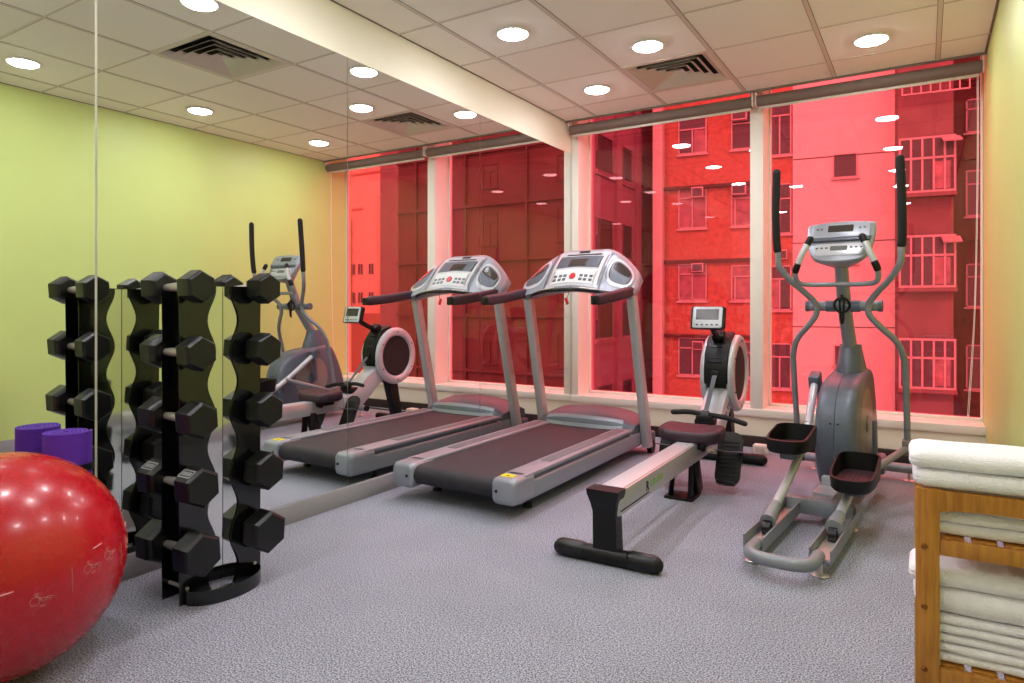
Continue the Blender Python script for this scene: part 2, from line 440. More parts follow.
for sx in (-1, 1):
    w = MB()
    for s_ in (-1, 1):
        w.loft([[(sx*.0485, .006+s_*.0015, z), (sx*.0455, .006+s_*.0015, z), (sx*(.0455-.0015), .006+s_*.075, z), (sx*(.0485-.0015), .006+s_*.075, z)] for z in (.01, TOPZ-.002)])
    w.build('back_plate', 'chrome', rack)
    w = MB()
    pts = [(sx*(.056+.10*math.sin(a)), -.15*math.cos(a)) for a in (PI*q/24 for q in range(25))]
    w.loft([[(x, y, 0), (x, y, .05), (x-sx*.004*math.sin(PI*i/24)-sx*.001, y+.004*math.cos(PI*i/24), .05), (x-sx*.004*math.sin(PI*i/24)-sx*.001, y+.004*math.cos(PI*i/24), 0)] for i, (x, y) in enumerate(pts)])
    w.build('base_band', 'black_gloss', rack)
w = MB(); w.box((0, 0, TOPZ-.001), (.10, .1, .003)); w.build('top_strip', 'black_gloss', rack)
for sy in (-1, 1):
    w = MB(); w.cyl((-.06, sy*.14, .055), (.06, sy*.14, .055), .006, seg=10); w.build('bolt', 'steel', rack)

def dumbbell(x, y, z, dia, name_label, plate, rot):
    t = thing('dumbbell', name_label, 'dumbbell', (x, y, z), group='hex dumbbells on the rack')
    hl = .088 if dia < .13 else .094
    cx = .066+hl/2
    w = MB()
    w.tube([(-.07, 0, 0), (-.045, 0, 0), (0, 0, 0), (.045, 0, 0), (.07, 0, 0)], lambda q: .0125+.0035*math.cos((q-.5)*PI)**2, 16, 4); w.build('handle', 'steel', t)
    for s_ in (-1, 1):
        w = MB(); rr = dia/2
        rings = []
        for px, k in ((-hl/2, .78), (-hl/2+.006, .9), (-hl/2+.02, 1.), (hl/2-.012, 1.), (hl/2-.004, .93), (hl/2, .86)):
            rings.append([Vector((s_*(cx+px), rr*k*math.cos(a), rr*k*math.sin(a))) for a in (rot+PI/3*q for q in range(6))])
        w.loft(rings); hd = w.build('head', 'rubber', t, ang=20)
        if plate:
            # raised pale size plate on the upper front facet
            a = rot+PI/3*plate; n = Vector((0, math.cos(a), math.sin(a))); tt = Vector((0, -math.sin(a), math.cos(a)))
            ap = rr*math.cos(PI/6)+.0006
            w = MB()
            def fr(u, v): return Vector((s_*cx, 0, 0))+n*ap+tt*v+Vector((u, 0, 0))
            hw, hh = .034, .017
            for (u0, u1, v0_, v1_) in ((-hw, hw, hh-.004, hh), (-hw, hw, -hh, -hh+.004), (-hw, -hw+.004, -hh, hh), (hw-.004, hw, -hh, hh),
                                       (-.022, -.015, -.008, .008), (-.010, -.004, -.008, .008), (.002, .008, -.008, .008), (.014, .022, -.008, .008)):
                w.loft([[fr(u0, v0_), fr(u1, v0_), fr(u1, v1_), fr(u0, v1_)], [p+n*.001 for p in (fr(u0, v0_), fr(u1, v0_), fr(u1, v1_), fr(u0, v1_))]])
            w.build('size_plate', 'silver_lt', hd)
    return t
tier = ['top', 'second', 'middle', 'fourth', 'bottom']
dz = [.116, .124, .132, .142, .158]
for i in range(5):
    dumbbell(RXC, RYC-.142, TZ[i]+.004, dz[i], 'black hex dumbbell on the %s tier of the rack side facing the red ball' % tier[i], 1.5 if i == 3 else 0, PI/6+R(4))
    dumbbell(RXC, RYC+.136, TZ[i]+.004, dz[i]+.002, 'black hex dumbbell on the %s tier of the rack side facing the treadmill' % tier[i], 0, PI/6+R(-4) if i != 0 else PI/6)

# ------------------------------------------------------------------ exercise ball and mats
BR = .314; BC = Vector((-2.252, .848, BR))
ball = thing('exercise_ball', 'large glossy red exercise ball with white printed figures beside the mirror', 'exercise ball', (BC.x, BC.y, 0))
w = MB(); prof = []
for k in range(49):
    a = -PI/2+PI*k/48; r_ = BR*math.cos(a)*1.012; z = BR*math.sin(a)
    if k % 2 and 12 < k < 36: r_ *= .9993
    prof.append((r_, max(z, -BR+.004)))
w.lathe(prof, seg=96); w.build('ball_skin', 'ball', ball, ang=80).location = (0, 0, BR)
# printed figures: thin raised lines following the sphere
base_az = math.atan2(-BC.y, -BC.x)
def onb(az, el): 
    a = base_az+R(az); e = R(el); q = BR*1.0142
    return Vector((q*math.cos(e)*math.cos(a), q*math.cos(e)*math.sin(a), BR+BR*1.002*math.sin(e)+.0))
w = MB()
def stroke(pts, az, el, s=1., k=3, r=.0006): w.tube([onb(az+p[0]*s, el+p[1]*s) for p in pts], r, 4, k)
def circ(cx, cy, rx, ry, n=12): return [(cx+rx*math.cos(2*PI*q/n), cy+ry*math.sin(2*PI*q/n)) for q in range(n+1)]
for az, el in ((16, -3), (40, 4), (53, 6), (76, 4), (-8, -7), (-24, -6), (96, 4)):
    w = MB()
    stroke(circ(-3, -.5, 2.0, 2.0), az, el); stroke([(-2.6, 1.8), (-1, .8), (1, .2), (3, .4), (4.6, -.4)], az, el); stroke([(-1, .6), (.4, -1.4), (2, -.2), (3.6, -1.2)], az, el)
    stroke(circ(-2.4, 2.6, .6, .6, 8), az, el, k=2); stroke([(-1, -3.4), (.0, -3.3), (1, -3.4)], az, el, r=.001)
    w.build('printed_figure', 'print', ball)
for az, el in ((2, 3), (44, 12), (80, 12)): w = MB(); stroke([(-3, 0), (0, .4), (3, .8)], az, el, r=.0017); w.build('printed_caption', 'print', ball)
for az in (29, 64, -16, 88): w = MB(); stroke([(0, 6), (0, 0), (0, -6)], az, 1, r=.0007); w.build('printed_divider', 'print', ball)

mat_t = thing('yoga_mat', 'purple rolled yoga mat standing upright behind the red ball by the mirror', 'yoga mat', (-2.52, 1.145, 0))
w = MB()
n = 150; pts = []
for k in range(n+1):
    a = 2*PI*5.2*k/n; r_ = .012+.064*k/n; pts.append((r_*math.cos(a), r_*math.sin(a)))
th = .0085
rings = []
for z in (0, .618):
    pass
for i, (x, y) in enumerate(pts):
    d = Vector((x, y)).normalized()
    rings.append([(x, y, 0), (x, y, .62), (x-d.x*th, y-d.y*th, .62), (x-d.x*th, y-d.y*th, 0)])
w.loft(rings); w.build('roll', 'purple', mat_t, ang=40)
for z in (.50, .13):
    w = MB(); w.lathe([(.0775, -.012), (.0795, -.012), (.0795, .012), (.0775, .012), (.0775, -.012)], T(0, 0, z), 40); w.build('strap', 'black', mat_t)

# ------------------------------------------------------------------ treadmill
tm = thing('treadmill', 'silver motorised treadmill with black belt and arched console beside the mirror', 'treadmill', (-2.075, 2.76, 0), R(.3))
w = MB()      # side frames and base
for s_ in (-1, 1):
    w.box((s_*.345, .90, .122), (.078, 1.72, .094), bev=.012, seg=3)
w.box((0, .95, .12), (.62, 1.5, .05), bev=.006)
w.build('base_frame', 'tmill', tm)
w = MB(); w.box((0, 1.85, .11), (.83, .15, .08), bev=.015, seg=3); w.build('front_beam', 'tmill_dark', tm)
for s_ in (-1, 1):
    w = MB(); w.box((s_*.345, .82, .182), (.058, 1.40, .030), bev=.004); w.build('side_groove', 'tmill_dark', tm)
    w = MB(); w.box((s_*.322, .82, .200), (.124, 1.46, .022), bev=.008, seg=3); fr = w.build('foot_rail', 'tmill', tm)
    w = MB(); w.box((s_*.316, .96, .2115), (.066, 1.08, .004), bev=.0015); w.build('grip_strip', 'strip', fr)
    # rear end cap
    w = MB()
    rings = []
    for y, kx, kz in ((-.022, .78, .70), (-.014, .92, .88), (.0, 1., .98), (.03, 1.0, 1.), (.12, 1., 1.), (.17, .99, .98)):
        rings.append([Vector((s_*.322+px*kx, y, .143+pz*kz)) for px, pz in rrect(.140, .136, .030, 5)])
    w.loft(rings); cp = w.build('end_cap', 'tmill', tm, ang=50)
    w = MB(); w.cyl((s_*.285, -.026, .145), (s_*.285, -.016, .145), .008, seg=12); w.build('adjuster_hole', 'black', cp)
    if s_ == 1:
        w = MB(); w.box((.315, .045, .2118), (.072, .05, .002)); w.build('warning_sticker', 'yellow', cp)
        w = MB(); w.prism([(.305, .035), (.325, .035), (.315, .055)], 'z', .2128, .2134); w.build('warning_mark', 'black', cp)
    w = MB(); w.cyl((s_*.30, .26, 0), (s_*.30, .26, .018), .028, .022, 16); w.cyl((s_*.30, .26, .018), (s_*.30, .26, .09), .010, seg=10); w.box((s_*.29, .25, .075), (.05, .07, .03), bev=.004); w.build('levelling_foot', 'black', tm)
    w = MB(); w.tube([(s_*.385, 1.86, .045), (s_*.42, 1.86, .045)], .045, 20); w.build('transport_wheel', 'black', tm)
w = MB()
prof = []
for q in range(1, 10):
    a = -PI/2-PI*(q-1)/8; prof.append((.045+.050*math.cos(a), .145+.050*math.sin(a)))
prof += [(1.75, .197), (1.75, .11), (.06, .11)]
w.prism(prof[1:], 'x', -.262, .262); w.build('running_belt', 'belt', tm, ang=50)
# motor hood: rounded cover
def hood():
    w = MB(); rings = []
    N = 28
    for i in range(N+1):
        u = -1+2*i/N; x = .375*u
        k = (1-abs(u)**6*.55); arch = (1-.30*u*u)
        y0 = 1.53+.05*u*u
        sec = [(y0, .196), (y0+.012, .196+.055*k*arch), (y0+.05, .196+.085*k*arch), (y0+.12, .196+.112*k*arch), (y0+.22, .196+.125*k*arch), (1.85, .196+.115*k*arch), (1.92, .196+.07*k*arch), (1.935, .12), (1.88, .10), (y0+.02, .11)]
        rings.append([Vector((x, y, z)) for y, z in sec])
    w.loft(rings); return w.build('motor_hood', 'tmill_dark', tm, ang=50)
hd = hood()
w = MB()
w.patch(lambda u, v: Vector((-.30+.60*u, 1.53+.05*(-1+2*(.1+.8*u))**2-.004+.040*v, .190+.088*math.sin(v*PI/2)*(1-.30*(-1+2*(.1+.8*u))**2))), 20, 6)
w.build('hood_trim', 'tmill', hd, ang=60)
# uprights leaning towards the user
def upr(s_):
    w = MB(); P0 = Vector((s_*.412, 1.755, .06)); P1 = Vector((s_*.402, 1.475, 1.15))
    rings = []
    for t_ in (0, 1):
        c = P0.lerp(P1, t_); rings.append([c+Vector((px, py, 0)) for px, py in rrect(.058, .085-.008*t_, .014, 4)])
    w.loft(rings); return w.build('upright', 'alu', tm, ang=50)
upr(-1); upr(1)
# console: arch lofted across x
def cons(x):
    u = x/.46; a = abs(u)
    zt = 1.455-.235*max(0, (a-.30)/.70)**1.75; zb = 1.185-.065*a**1.3
    yb = 1.325+.05*a*a+.02; yt = 1.645-.10*a**2
    return yb, zb, yt, zt
CW = .445
def face(x, t, off=0.):
    yb, zb, yt, zt = cons(x)
    p = Vector((x, yb+(yt-yb)*t, zb+(zt-zb)*t)); nrm = Vector((0, -(zt-zb), (yt-yb))).normalized()
    bulge = .022*math.sin(PI*t)
    return p+nrm*(off+bulge)
w = MB(); rings = []
N = 44
for i in range(N+1):
    u = -1+2*i/N; x = CW*u
    e = 1 if abs(u) < .93 else math.sqrt(max(.0, 1-((abs(u)-.93)/.07)**2))*.85+.15
    yb, zb, yt, zt = cons(x)
    sec = [face(x, t_/8) for t_ in range(9)]
    up_ = Vector((0, .035, .012)); back = Vector((0, .085, -.03)); 
    sec += [Vector((x, yt, zt))+up_, Vector((x, yt, zt))+back, Vector((x, yb, zb))+Vector((0, .16, .02)), Vector((x, yb, zb))+Vector((0, .09, -.03)), Vector((x, yb, zb))+Vector((0, .03, -.025))]
    c = sum(sec, Vector())/len(sec)
    rings.append([c+(p-c)*e for p in sec])
w.loft(rings); con = w.build('console', 'tmill', tm, ang=50)
def fpatch(name, m, x0, x1, t0, t1, off, par=con, shape=None, nx=16, ny=8):
    w = MB()
    def f(u, v, o):
        if shape: 
            # superellipse disc mapped from the square
            a = (u*2-1); c = (v*2-1)
            if abs(a) > 1e-6 or abs(c) > 1e-6:
                m_ = max(abs(a), abs(c)); l = (abs(a)**shape+abs(c)**shape)**(1/shape); a, c = a*m_/l, c*m_/l
            u, v = (a+1)/2, (c+1)/2
        return face(x0+(x1-x0)*u, t0+(t1-t0)*v, o)
    w.patch(lambda u, v: f(u, v, off), nx, ny)
    # rim down to the surface
    for (A, B) in (((0, 0), (1, 0)), ((1, 0), (1, 1)), ((1, 1), (0, 1)), ((0, 1), (0, 0))):
        w.patch(lambda u, v: f(A[0]+(B[0]-A[0])*u, A[1]+(B[1]-A[1])*u, off*v-.001*(1-v)), nx, 1)
    return w.build(name, m, par, ang=60)
fpatch('centre_panel', 'silver_lt', -.20, .20, .04, .97, .005)
fpatch('keypad', 'keypad', -.165, .165, .10, .42, .008)
fpatch('upper_panel', 'tmill_dark', -.165, .165, .48, .80, .007)
fpatch('screen', 'lcd', -.075, .06, .50, .70, .009)
fpatch('header_slot', 'lcd', -.13, .14, .84, .87, .008)
fpatch('brand_plate', 'black', -.05, .03, .915, .985, .008)
fpatch('stop_button', 'red', -.025, .020, .17, .30, .014, shape=2.2)
for x0 in (-.15, -.11, -.075, .05, .085, .125):
    for t0 in (.15, .235): fpatch('button', 'tmill_dark', x0, x0+.024, t0, t0+.05, .011, nx=2, ny=2)
for s_ in (-1, 1):
    xa, xb = (.255, .395) if s_ > 0 else (-.395, -.255)
    fpatch('wing_rim', 'silver_lt', xa-.028, xb+.028, .14, .93, .004, shape=2.6)
    fpatch('cup_holder', 'tmill_dark', xa-.008, xb+.008, .24, .84, .006, shape=3.)
    fpatch('cup_painted_shade', 'lcd', xa+.012, xb-.004, .52, .80, .008, shape=3.)  # dark patch paints the shade inside the pocket; no recess is cut
    for x in (.212,):
        fpatch('panel_seam', 'tmill_dark', s_*x-.004, s_*x+.004, .02, .98, .004, nx=2)
# sensor bar, cable and key
w = MB(); w.tube([(-.39, 1.445, 1.115), (-.25, 1.345, 1.150), (-.1, 1.31, 1.168), (.1, 1.31, 1.168), (.25, 1.345, 1.150), (.39, 1.445, 1.115)], .013, 12, 6); w.build('pulse_bar', 'black_gloss', tm)
w = MB(); w.tube([(-.30, 1.378, 1.145), (-.2, 1.325, 1.168), (-.1, 1.305, 1.182)], .006, 8, 4); w.tube([(.30, 1.378, 1.145), (.2, 1.325, 1.168), (.1, 1.305, 1.182)], .006, 8, 4); w.build('pulse_plate', 'steel', tm)
w = MB(); w.tube([(.02, 1.325, 1.19), (.018, 1.305, 1.15), (.01, 1.295, 1.115)], .002, 6, 4); key = w.build('safety_cord', 'black', tm)
w = MB(); w.box((.006, 1.295, 1.09), (.022, .012, .05), RY(R(-18)), bev=.005); w.build('safety_key', 'red', key)
for s_ in (-1, 1):
    w = MB()
    P = catmull([Vector((s_*.402, 1.54, 1.165)), Vector((s_*.402, 1.36, 1.142)), Vector((s_*.402, 1.15, 1.115)), Vector((s_*.398, .90, 1.092))], 5)
    rings = []
    for i, p in enumerate(P):
        k = 1 if 0 < i < len(P)-1 else .78
        rings.append([p+Vector((px*k, 0, pz*k)) for px, pz in rrect(.062, .07, .02, 4)])
    w.loft(rings); hb = w.build('handrail', 'plum', tm, ang=50)
    w = MB(); w.box((s_*.398, .892, 1.091), (.05, .012, .056), bev=.005); w.build('rail_tip', 'black', hb)

# ------------------------------------------------------------------ rowing machine
rw = thing('rowing_machine', 'black and silver rowing machine with round fan housing, between treadmill and elliptical', 'rowing machine', (-1.107, 2.52, 0), R(.7))
w = MB(); w.tube([(-.205, 0, .034), (-.1, 0, .034), (.1, 0, .034), (.205, 0, .034)], .034, 20, cap='round'); fb = w.build('rear_foot_bar', 'black', rw, ang=50)
for s_ in (-1, 1):
    w = MB(); w.tube([(s_*.11, 0, .036), (s_*.198, 0, .036)], .0365, 20, cap='round'); w.build('end_sleeve', 'rubber', fb, ang=50)
w = MB(); rings = []
for z, hx, y0, y1 in ((.05, .052, -.02, .05), (.215, .050, -.028, .035), (.255, .056, -.04, .035), (.288, .067, -.048, .035), (.310, .069, -.050, .035)):
    rings.append([(-hx, y0, z), (hx, y0, z), (hx, y1, z), (-hx, y1, z)])
w.loft(rings); w.build('rear_post', 'black', rw)
w = MB(); w.box((.004, .73, .252), (.114, 1.48, .100), bev=.006); rl = w.build('seat_rail', 'alu', rw)
w = MB(); w.box((.004, .73, .3035), (.096, 1.48, .004), bev=.001); w.build('track_strip', 'silver_lt', rl)
w = MB(); w.box((.0615, .17, .222), (.002, .34, .005)); w.build('slot_line', 'black', rl)
def text(body, size, mtx, m, name, par, ext=.0006):
    cu = bpy.data.curves.new(name, 'FONT'); cu.body = body; cu.size = size; cu.offset = .0025; cu.extrude = ext; cu.align_x = 'LEFT'; cu.align_y = 'CENTER'
    to = bpy.data.objects.new(name, cu); me = bpy.data.meshes.new_from_object(to); bpy.data.objects.remove(to); bpy.data.curves.remove(cu)
    me.materials.clear(); me.materials.append(M[m]); o = bpy.data.objects.new(name, me); COL.objects.link(o); o.parent = par; o.matrix_local = mtx
    return o
side = lambda y, z: Matrix(((0, 0, 1, .0612), (1, 0, 0, y), (0, 1, 0, z), (0, 0, 0, 1)))
text('R', .058, side(.30, .252), 'black', 'rail_letter', rl)
w = MB()          # illegible green block lettering
for q, hts in enumerate((.030, .034, .026, .034, .030)):
    y = .36+.036*q
    w.box((.0614, y, .256), (.0014, .007, hts)); w.box((.0614, y+.009, .256+(.012 if q % 2 else -.010)), (.0014, .014, .007)); w.box((.0614, y+.018, .256), (.0014, .006, hts*.8))
w.build('green_lettering', 'lime', rl)
# seat
seat = MB(); rings = []
NS = 22
def seatpt(u, v, top):
    # kidney shaped pad
    x = .175*u*(1-.10*(1-v)*.5); y = .98+.25*v-.03*(1-u*u)*(1 if v < .5 else 0)*(1-2*v)
    z = .352+(.052+.02*abs(u)**2.5-.008*(1-u*u))*top+.014*v*top
    return Vector((x+.012, y, z))
seat.loft([[Vector((.004+px*k, 1.21+py*k, z-.045+dz_*abs(px/.17)**2+.06*max(0, py)*dz_/.012)) for px, py in rrect(.35, .25, .085, 8)] for k, z, dz_ in ((.86, .345, 0), (.95, .350, .004), (1., .362, .008), (1., .386, .016), (.97, .398, .018), (.90, .403, .018), (.6, .398, .014), (.25, .394, .008))])
st = seat.build('seat', 'plum', rw, ang=60)
w = MB(); w.box((.004, 1.20, .29), (.17, .17, .05), bev=.01); w.build('seat_carriage', 'black', st)
for s_ in (-1, 1):
    w = MB(); w.tube([(.004+s_*.075, 1.14, .285), (.004+s_*.092, 1.14, .285)], .03, 16); w.build('seat_roller', 'rubber', st)
# mid stand
w = MB(); w.box((-.02, 1.10, .008), (.16, .14, .016), bev=.004)
for s_ in (-1, 1):
    w.tube([(-.02+s_*.055, 1.07, .012), (-.01+s_*.045, 1.09, .22)], .012, 8, ry=.03)
w.box((.04, 1.17, .12), (.03, .10, .25), RX(R(22)), bev=.006)
w.build('mid_stand', 'black', rw)
# foot plates
for s_ in (-1, 1):
    w = MB(); mt = T(.004+s_*.170, 1.36, .185) @ RX(R(64))
    for k in range(1):
        bb = bmesh.new(); bb.free()
    outline = rrect(.14, .31, .055, 6)
    pr = MB(); pr.prism(outline, 'z', -.008, .008, bev=.003)
    for q in range(10): pr.box((0, -.12+.024*q, .010), (.10, .008, .004))
    pr.bm.transform(mt); fp = pr.build('foot_plate', 'mesh_black', rw)
    w = MB(); w.tube([mt @ Vector(p) for p in ((-.064, .04, .0), (-.066, .03, .05), (0, .02, .075), (.066, .03, .05), (.064, .04, .0))], .004, 8, 5, ry=.022); w.build('foot_strap', 'strap', fp)
    w = MB(); w.box((0, -.145, .025), (.10, .02, .06), bev=.008); w.bm.transform(mt); w.build('heel_cup', 'black', fp)
w = MB(); w.cyl((-.17, 1.385, .21), (.18, 1.385, .21), .012); w.build('foot_axle', 'steel', rw)
# inclined main frame
w = MB(); prf = [(1.40, .20), (1.40, .31), (1.50, .325), (1.98, .68), (2.10, .60), (1.60, .205)]
w.prism(prf, 'x', -.062, .072, bev=.006); mf = w.build('main_frame', 'silver_lt', rw)
w = MB(); 
for q in range(3): w.box((.0732, 1.70+.06*q, .37+.047*q), (.0014, .012, .034), RX(R(38))); w.box((.0732, 1.725+.06*q, .385+.047*q), (.0014, .010, .024), RX(R(-10)))
w.box((.0732, 1.57, .29), (.0014, .06, .018), RX(R(38))); w.build('frame_lettering', 'black', mf)
# fan housing
FY, FZ, FR = 2.0, .615, .235
ax = Matrix(((0, 0, 1, .0), (1, 0, 0, FY), (0, 1, 0, FZ), (0, 0, 0, 1)))
w = MB(); w.lathe([(.0, -.085), (.217, -.085), (.235, -.075), (.235, .075), (.217, .085), (.0, .085)], ax, 56); fh = w.build('fan_housing', 'black', rw, ang=30)
for s_ in (-1, 1):
    w = MB(); w.lathe([(.178, s_*.088), (.185, s_*.100), (.198, s_*.108), (.227, s_*.106), (.245, s_*.098), (.252, s_*.085), (.250, s_*.066), (.235, s_*.062)], ax, 56); w.build('fan_ring', 'silver_lt', fh, ang=50)
    w = MB(); w.lathe([(.0, s_*.092), (.05, s_*.093), (.1, s_*.093), (.182, s_*.089)], ax, 40); w.build('fan_screen', 'mesh_black', fh, ang=60)
    for q in range(6):
        a = PI/6+PI/3*q; p = ax @ Vector((.214*math.cos(a), .214*math.sin(a), s_*.1075)); w = MB(); w.cyl(p, p+Vector((s_*.004, 0, 0)), .006, seg=10); w.build('screw', 'black', fh)
# front face cowl with vents, slot, strap, handle
w = MB(); w.prism([(FY-.255, .56), (FY-.262, .65), (FY-.238, .755), (FY-.16, .85), (FY-.05, .888), (FY-.05, .84), (FY-.18, .74), (FY-.215, .58)], 'x', -.074, .074, bev=.008); cw = w.build('front_cowl', 'black', rw, ang=50)
for q in range(5):
    w = MB(); w.box((.0, FY-.252+.012*q, .70+.024*q), (.085, .010, .008), RX(R(20+7*q))); w.build('vent_slat', 'rubber', cw)
w = MB(); w.box((.0, FY-.264, .622), (.045, .02, .05), bev=.004); w.build('strap_slot', 'rubber', cw)
w = MB(); w.box((.0, (1.50+FY-.265)/2, (.40+.625)/2), (.028, .003, math.hypot(FY-.265-1.50, .225)), RX(-math.atan2(FY-.265-1.50, .225)))
hs = w.build('pull_strap', 'strap', rw)
w = MB(); w.tube([(-.19, 1.485, .405), (-.10, 1.495, .412), (-.02, 1.50, .405), (.06, 1.50, .400), (.14, 1.495, .392), (.235, 1.485, .370)], .0155, 14, 5, cap='round'); hn = w.build('pull_handle', 'foam', rw, ang=60)
w = MB(); w.box((.0, 1.50, .405), (.05, .04, .05), bev=.01); w.build('handle_clamp', 'strap', hn)
w = MB(); w.box((.0, 1.525, .352), (.12, .10, .05), bev=.012); w.box((.0, 1.485, .378), (.10, .03, .04), bev=.008); w.build('handle_rest', 'black', rw)
# leg and front foot bar
w = MB(); w.prism([(1.93, .48), (2.04, .52), (2.14, .05), (2.06, .05)], 'x', -.04, .04, bev=.005); w.build('front_leg', 'black', rw)
w = MB(); w.tube([(-.215, 2.10, .036), (.0, 2.10, .036), (.215, 2.10, .036)], .036, 20, cap='round'); w.build('front_foot_bar', 'black', rw, ang=50)
# monitor
w = MB(); w.tube([(.0, 1.82, .85), (.0, 1.70, .90), (0.0, 1.585, .955)], .022, 10, 4, ry=.016); w.box((.0, 1.83, .865), (.075, .07, .05), RX(R(35)), bev=.008); w.build('monitor_arm', 'black', rw)
mm = T(.0, 1.56, .985) @ RX(R(90-14))
def mpr(name, m, poly, z0, z1, par, bev=0.):
    w = MB(); w.prism(poly, 'z', z0, z1, bev=bev); w.bm.transform(mm); return w.build(name, m, par, ang=40)
mo = mpr('monitor', 'black', rrect(.205, .140, .014), -.03, .004, rw, .004)
mpr('monitor_face', 'silver_lt', rrect(.178, .132, .012), .003, .010, mo, .002)
mpr('monitor_screen', 'lcd', rrect(.138, .066, .004, cy=.018), .009, .0115, mo)
for x in (-.06, -.03, 0, .03, .06): mpr('monitor_button', 'lcd', rrect(.014, .009, .003, cx=x, cy=-.046), .009, .012, mo)

# ------------------------------------------------------------------ elliptical trainer
el = thing('elliptical_trainer', 'grey elliptical cross trainer with tall black grips standing before the right window', 'elliptical trainer', (-.475, 2.85, 0), -R(4.2))
for s_ in (-1, 1):
    w = MB()
    w.prism([(s_*.127-.042, .050), (s_*.127+.042, .050), (s_*.127+.042, .105), (s_*.127+.036, .105), (s_*.127+.036, .060), (s_*.127-.036, .060), (s_*.127-.036, .105), (s_*.127-.042, .105)], 'y', .0, .70); rr_ = w.build('roller_track', 'grey_tube', el)
    w = MB(); w.box((s_*.127, .35, .0625), (.066, .68, .004)); w.build('track_insert', 'steel', rr_)
    for y in (.0, .66):
        w = MB(); w.lathe([(.0, 0), (.03, 0), (.032, .006), (.02, .012), (.009, .014), (.009, .05), (.0, .05)], T(s_*.13, y, 0), 20); w.build('levelling_foot', 'steel', el)
w = MB(); w.tube([(-.118, .02, .072), (-.118, -.07, .072), (-.10, -.115, .072), (-.05, -.138, .072), (.05, -.138, .072), (.10, -.115, .072), (.118, -.07, .072), (.118, .02, .072)], .0255, 16, 6); w.build('rear_tube', 'grey_tube', el, ang=60)
w = MB(); w.box((0, .665, .085), (.30, .075, .075), bev=.008); w.box((0, 1.25, .09), (.10, 1.2, .08), bev=.01); w.build('base_spine', 'grey_tube', el)
w = MB(); w.box((.0, .80, .135), (.10, .16, .014), bev=.003); w.box((.02, .90, .16), (.12, .05, .05), bev=.006); w.build('base_plate', 'silver_lt', el)
w = MB(); w.tube([(-.33, 1.84, .075), (0, 1.84, .075), (.33, 1.84, .075)], .028, 16); fs = w.build('front_stabiliser', 'grey_tube', el)
for s_ in (-1, 1):
    w = MB(); w.tube([(s_*.325, 1.84, .075), (s_*.345, 1.84, .075)], .030, 16); w.build('end_plug', 'black', fs)
    w = MB(); w.lathe([(.0, 0), (.028, 0), (.03, .006), (.009, .012), (.009, .05), (.0, .05)], T(s_*.26, 1.84, 0), 16); w.build('levelling_foot', 'steel', fs)
# shroud in two halves with a seam
prf = [(1.07, .10), (1.005, .20), (.98, .33), (.99, .45), (1.03, .545), (1.11, .615), (1.22, .655), (1.38, .675), (1.60, .69), (1.70, .58), (1.79, .38), (1.83, .20), (1.82, .10)]
prf = [(p.x, p.y) for p in catmull([Vector((a, c, 0)) for a, c in prf], 4)]
prf = [(p[0], p[1]) for p in prf]
cyy, czz = 1.4, .38
for s_ in (-1, 1):
    w = MB(); rings = []
    for x, k in ((.0012, 1.), (.05, 1.), (.070, .995), (.086, .975), (.096, .93), (.101, .88)):
        rings.append([Vector((s_*x, cyy+(y-cyy)*k, czz+(z-czz)*k)) for y, z in prf])
    w.loft(rings); sh = w.build('shroud', ['shroud'], el, ang=40)
    w = MB(); w.lathe([(.0, s_*.103), (.19, s_*.103), (.20, s_*.101), (.20, s_*.09)], Matrix(((0, 0, 1, 0), (1, 0, 0, 1.36), (0, 1, 0, .40), (0, 0, 0, 1))), 48); w.build('crank_disc', 'shroud_side', sh, ang=50)
    w = MB(); w.lathe([(.0, s_*.107), (.045, s_*.107), (.05, s_*.103)], Matrix(((0, 0, 1, 0), (1, 0, 0, 1.36), (0, 1, 0, .40), (0, 0, 0, 1))), 30); w.build('hub_cap', 'shroud', sh, ang=50)
    w = MB(); w.cyl((s_*.018, .992, .44), (s_*.018, .982, .44), .005, seg=8); w.build('screw', 'black', sh)
# boot and mast
def ringxy(c, wx, wy, tilt=0., n=20): return [Vector(c)+Vector((wx*math.cos(a), wy*math.sin(a), -tilt*wy*math.sin(a)*-1*0)) for a in (2*PI*q/n for q in range(n))]
w = MB(); w.loft([ringxy((0, 1.50, .66), .082, .14), ringxy((0, 1.495, .70), .078, .13), ringxy((0, 1.485, .78), .064, .085), ringxy((0, 1.478, .835), .056, .062)]); w.build('mast_boot', 'shroud', el, ang=50)
w = MB(); w.loft([ringxy((0, 1.55, .70), .038, .05), ringxy((0, 1.28, 1.05), .036, .046), ringxy((0, 1.17, 1.31), .034, .042)]); w.build('mast', 'grey_tube', el, ang=50)
w = MB(); w.tube([(-.18, 1.245, 1.055), (.18, 1.245, 1.055)], .0275, 18); cb = w.build('pivot_bar', 'grey_tube', el)
for s_ in (-1, 1):
    w = MB(); w.tube([(s_*.172, 1.245, 1.055), (s_*.192, 1.245, 1.055)], .031, 18); w.build('end_plug', 'shroud', cb)
    w = MB(); w.tube([(s_*.04, 1.245, 1.055), (s_*.085, 1.245, 1.055)], .0325, 18); w.build('bearing_collar', 'shroud', cb)
w = MB(); w.tube([(.038*math.cos(a), 1.205-.005*math.sin(a), 1.06+.040*math.sin(a)) for a in (2*PI*q/16 for q in range(16))], .0065, 8, 2, closed=True)
w.tube([(-.012, 1.20, 1.10), (-.008, 1.195, 1.05), (-.004, 1.20, .99), (0, 1.205, .955)], .006, 8, 4); w.tube([(.012, 1.20, 1.10), (.01, 1.195, 1.05), (.008, 1.20, .98), (.002, 1.205, .96)], .006, 8, 4); w.tube([(0, 1.20, 1.115), (.002, 1.195, 1.09)], .008, 8)
w.build('cable_tie_loop', 'black', el)
